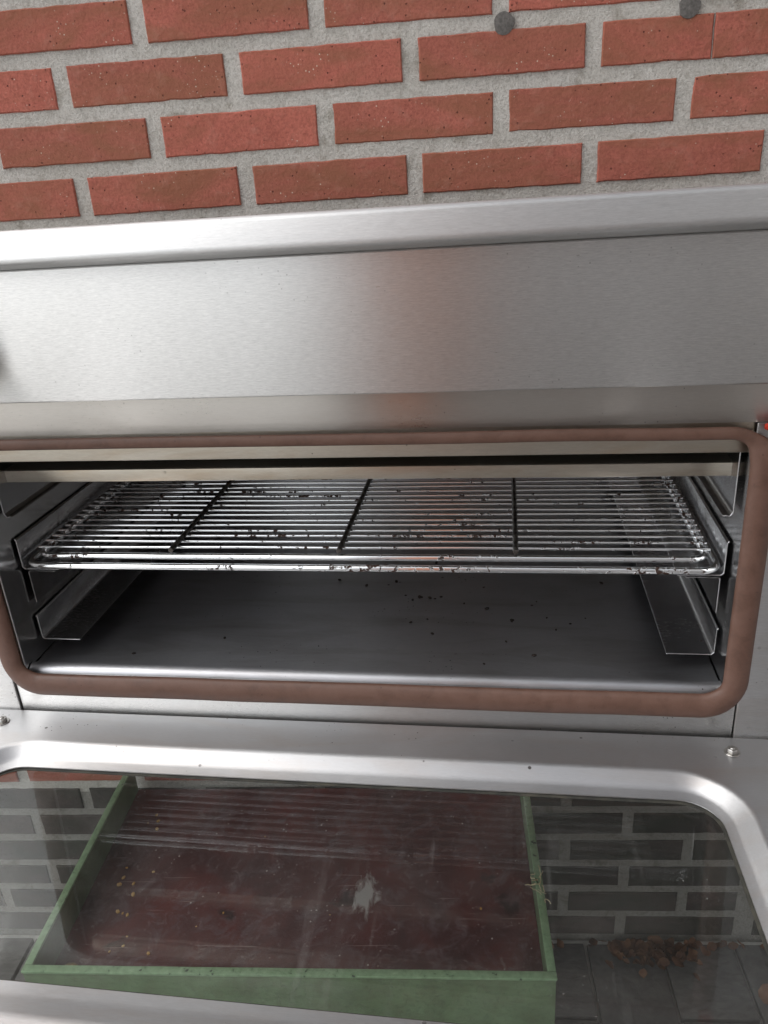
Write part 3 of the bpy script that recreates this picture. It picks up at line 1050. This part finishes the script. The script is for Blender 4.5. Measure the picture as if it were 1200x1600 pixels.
bm = bmesh.new()
for k in range(13):
    y = random.gauss(-.062, .02)
    p0 = Vector((TW - TH / 2 + random.uniform(-.006, .006), y, RIM + .001))
    d = Vector((random.uniform(-1, 1), random.uniform(-1, 1), random.uniform(.1, .6))).normalized()
    pts = []
    p = p0.copy()
    for i in range(6):
        pts.append(p.copy())
        d = (d + Vector((random.uniform(-.7, .7), random.uniform(-.7, .7), random.uniform(-.5, .25)))).normalized()
        p = p + d * random.uniform(.002, .0045)
        p.z = max(p.z, RIM + .0012) if abs(p.x - (TW - TH / 2)) < TH / 2 + .002 else p.z
    tube(bm, pts, random.uniform(.0004, .0008), 5)
o = finish('straw_tuft', bm, 'straw', loc=tc)
o.rotation_euler = (0, 0, PHI)
tag(o, 'wisp of dry straw caught on the green tray rim', 'straw')

# ------------------------------------------------------------------ dry leaves at the foot of the wall
def leaf(bm, at, size, rs):
    n_ = 7
    rot = Matrix.Rotation(rs.uniform(0, 6.28), 4, 'Z') @ Matrix.Rotation(rs.gauss(0, .45), 4, 'X') @ Matrix.Rotation(rs.gauss(0, .45), 4, 'Y')
    curl = rs.uniform(-.5, .9)
    rows_ = []
    for i in range(n_):
        t = i / (n_ - 1)
        wdt = math.sin(math.pi * min(1, t * .93 + .06)) ** .8 * .36 * (1 + .22 * (i % 2))
        r_ = []
        for s in (-1, -.5, 0, .5, 1):
            q = Vector((s * wdt, t - .5, curl * (s * wdt) ** 2 * 1.6 + .25 * curl * (t - .5) ** 2 + .02 * rs.uniform(-1, 1)))
            r_.append(bm.verts.new(at + rot @ (q * size)))
        rows_.append(r_)
    for a, b in zip(rows_, rows_[1:]):
        for k in range(4):
            bm.faces.new((a[k], a[k + 1], b[k + 1], b[k]))

rs = random.Random(11)
bm = bmesh.new()
for k in range(130):
    u = rs.gauss(0.352, .038)
    v = 1.085 - abs(rs.gauss(0, .022)) - .008
    leaf(bm, Vector((u, v, .005 + abs(rs.gauss(0, .006)))), rs.uniform(.011, .026), rs)
for k in range(22):
    leaf(bm, Vector((rs.uniform(.16, .60), 1.082 - abs(rs.gauss(0, .008)), .008)), rs.uniform(.012, .024), rs)
for v in bm.verts:
    v.co.z = max(v.co.z, 0.003 + 0.001 * rs.random())
    v.co.y = min(v.co.y, WALL - .004)
o = finish('leaf_litter', bm, 'leaf', loc=(0, 0, 0))
o.rotation_euler = (0, 0, PHI)
tag(o, 'heap of dry brown leaves at the foot of the dark brick plinth', 'leaves', kind='stuff')
for k, (u, v) in enumerate(((0.545, 0.975), (0.27, 1.03))):
    bm = bmesh.new()
    leaf(bm, Vector((0, 0, .010)), .05 if k == 0 else .02, rs)
    for q in bm.verts:
        q.co.z = max(q.co.z, .002)
    o = finish('dry_leaf', bm, 'leaf', loc=wall_pt(u, v, 0))
    tag(o, ('large rust-brown leaf lying alone on the paving' if k == 0 else 'small dry leaf on the paving before the leaf heap'), 'leaf')

# ------------------------------------------------------------------ unseen house, added to be mirrored in the steel and cut light
nb = thing('added_house', 'unseen grey house added for reflections and shade, with a salmon pier', 'added building', (0.9, -2.9, 0))
bm = bmesh.new()
box(bm, -0.78, 3.6, -4.2, -2.4, 0.0, 5.2)
finish('wall', bm, 'render_grey', nb, bev=0.01)
bm = bmesh.new()
box(bm, 1.5, 3.6, -2.395, 0.9, 0.0, 5.2)
finish('shade_wing', bm, 'render_grey', nb, bev=0.01)  # unseen wing, added to darken the right side
bm = bmesh.new()
box(bm, -0.46, -0.20, -2.395, -2.28, 0.0, 5.2)
finish('streak_pier', bm, 'salmon', nb, bev=0.006)  # added pier, coloured to give the orange streak in the fascia
bm = bmesh.new()
prism(bm, [(-4.4, 5.205), (-2.2, 5.205), (-2.2, 5.3), (-3.3, 5.9), (-4.4, 5.3)], -0.95, 3.8)
finish('roof', bm, 'paver', nb, bev=0.01)
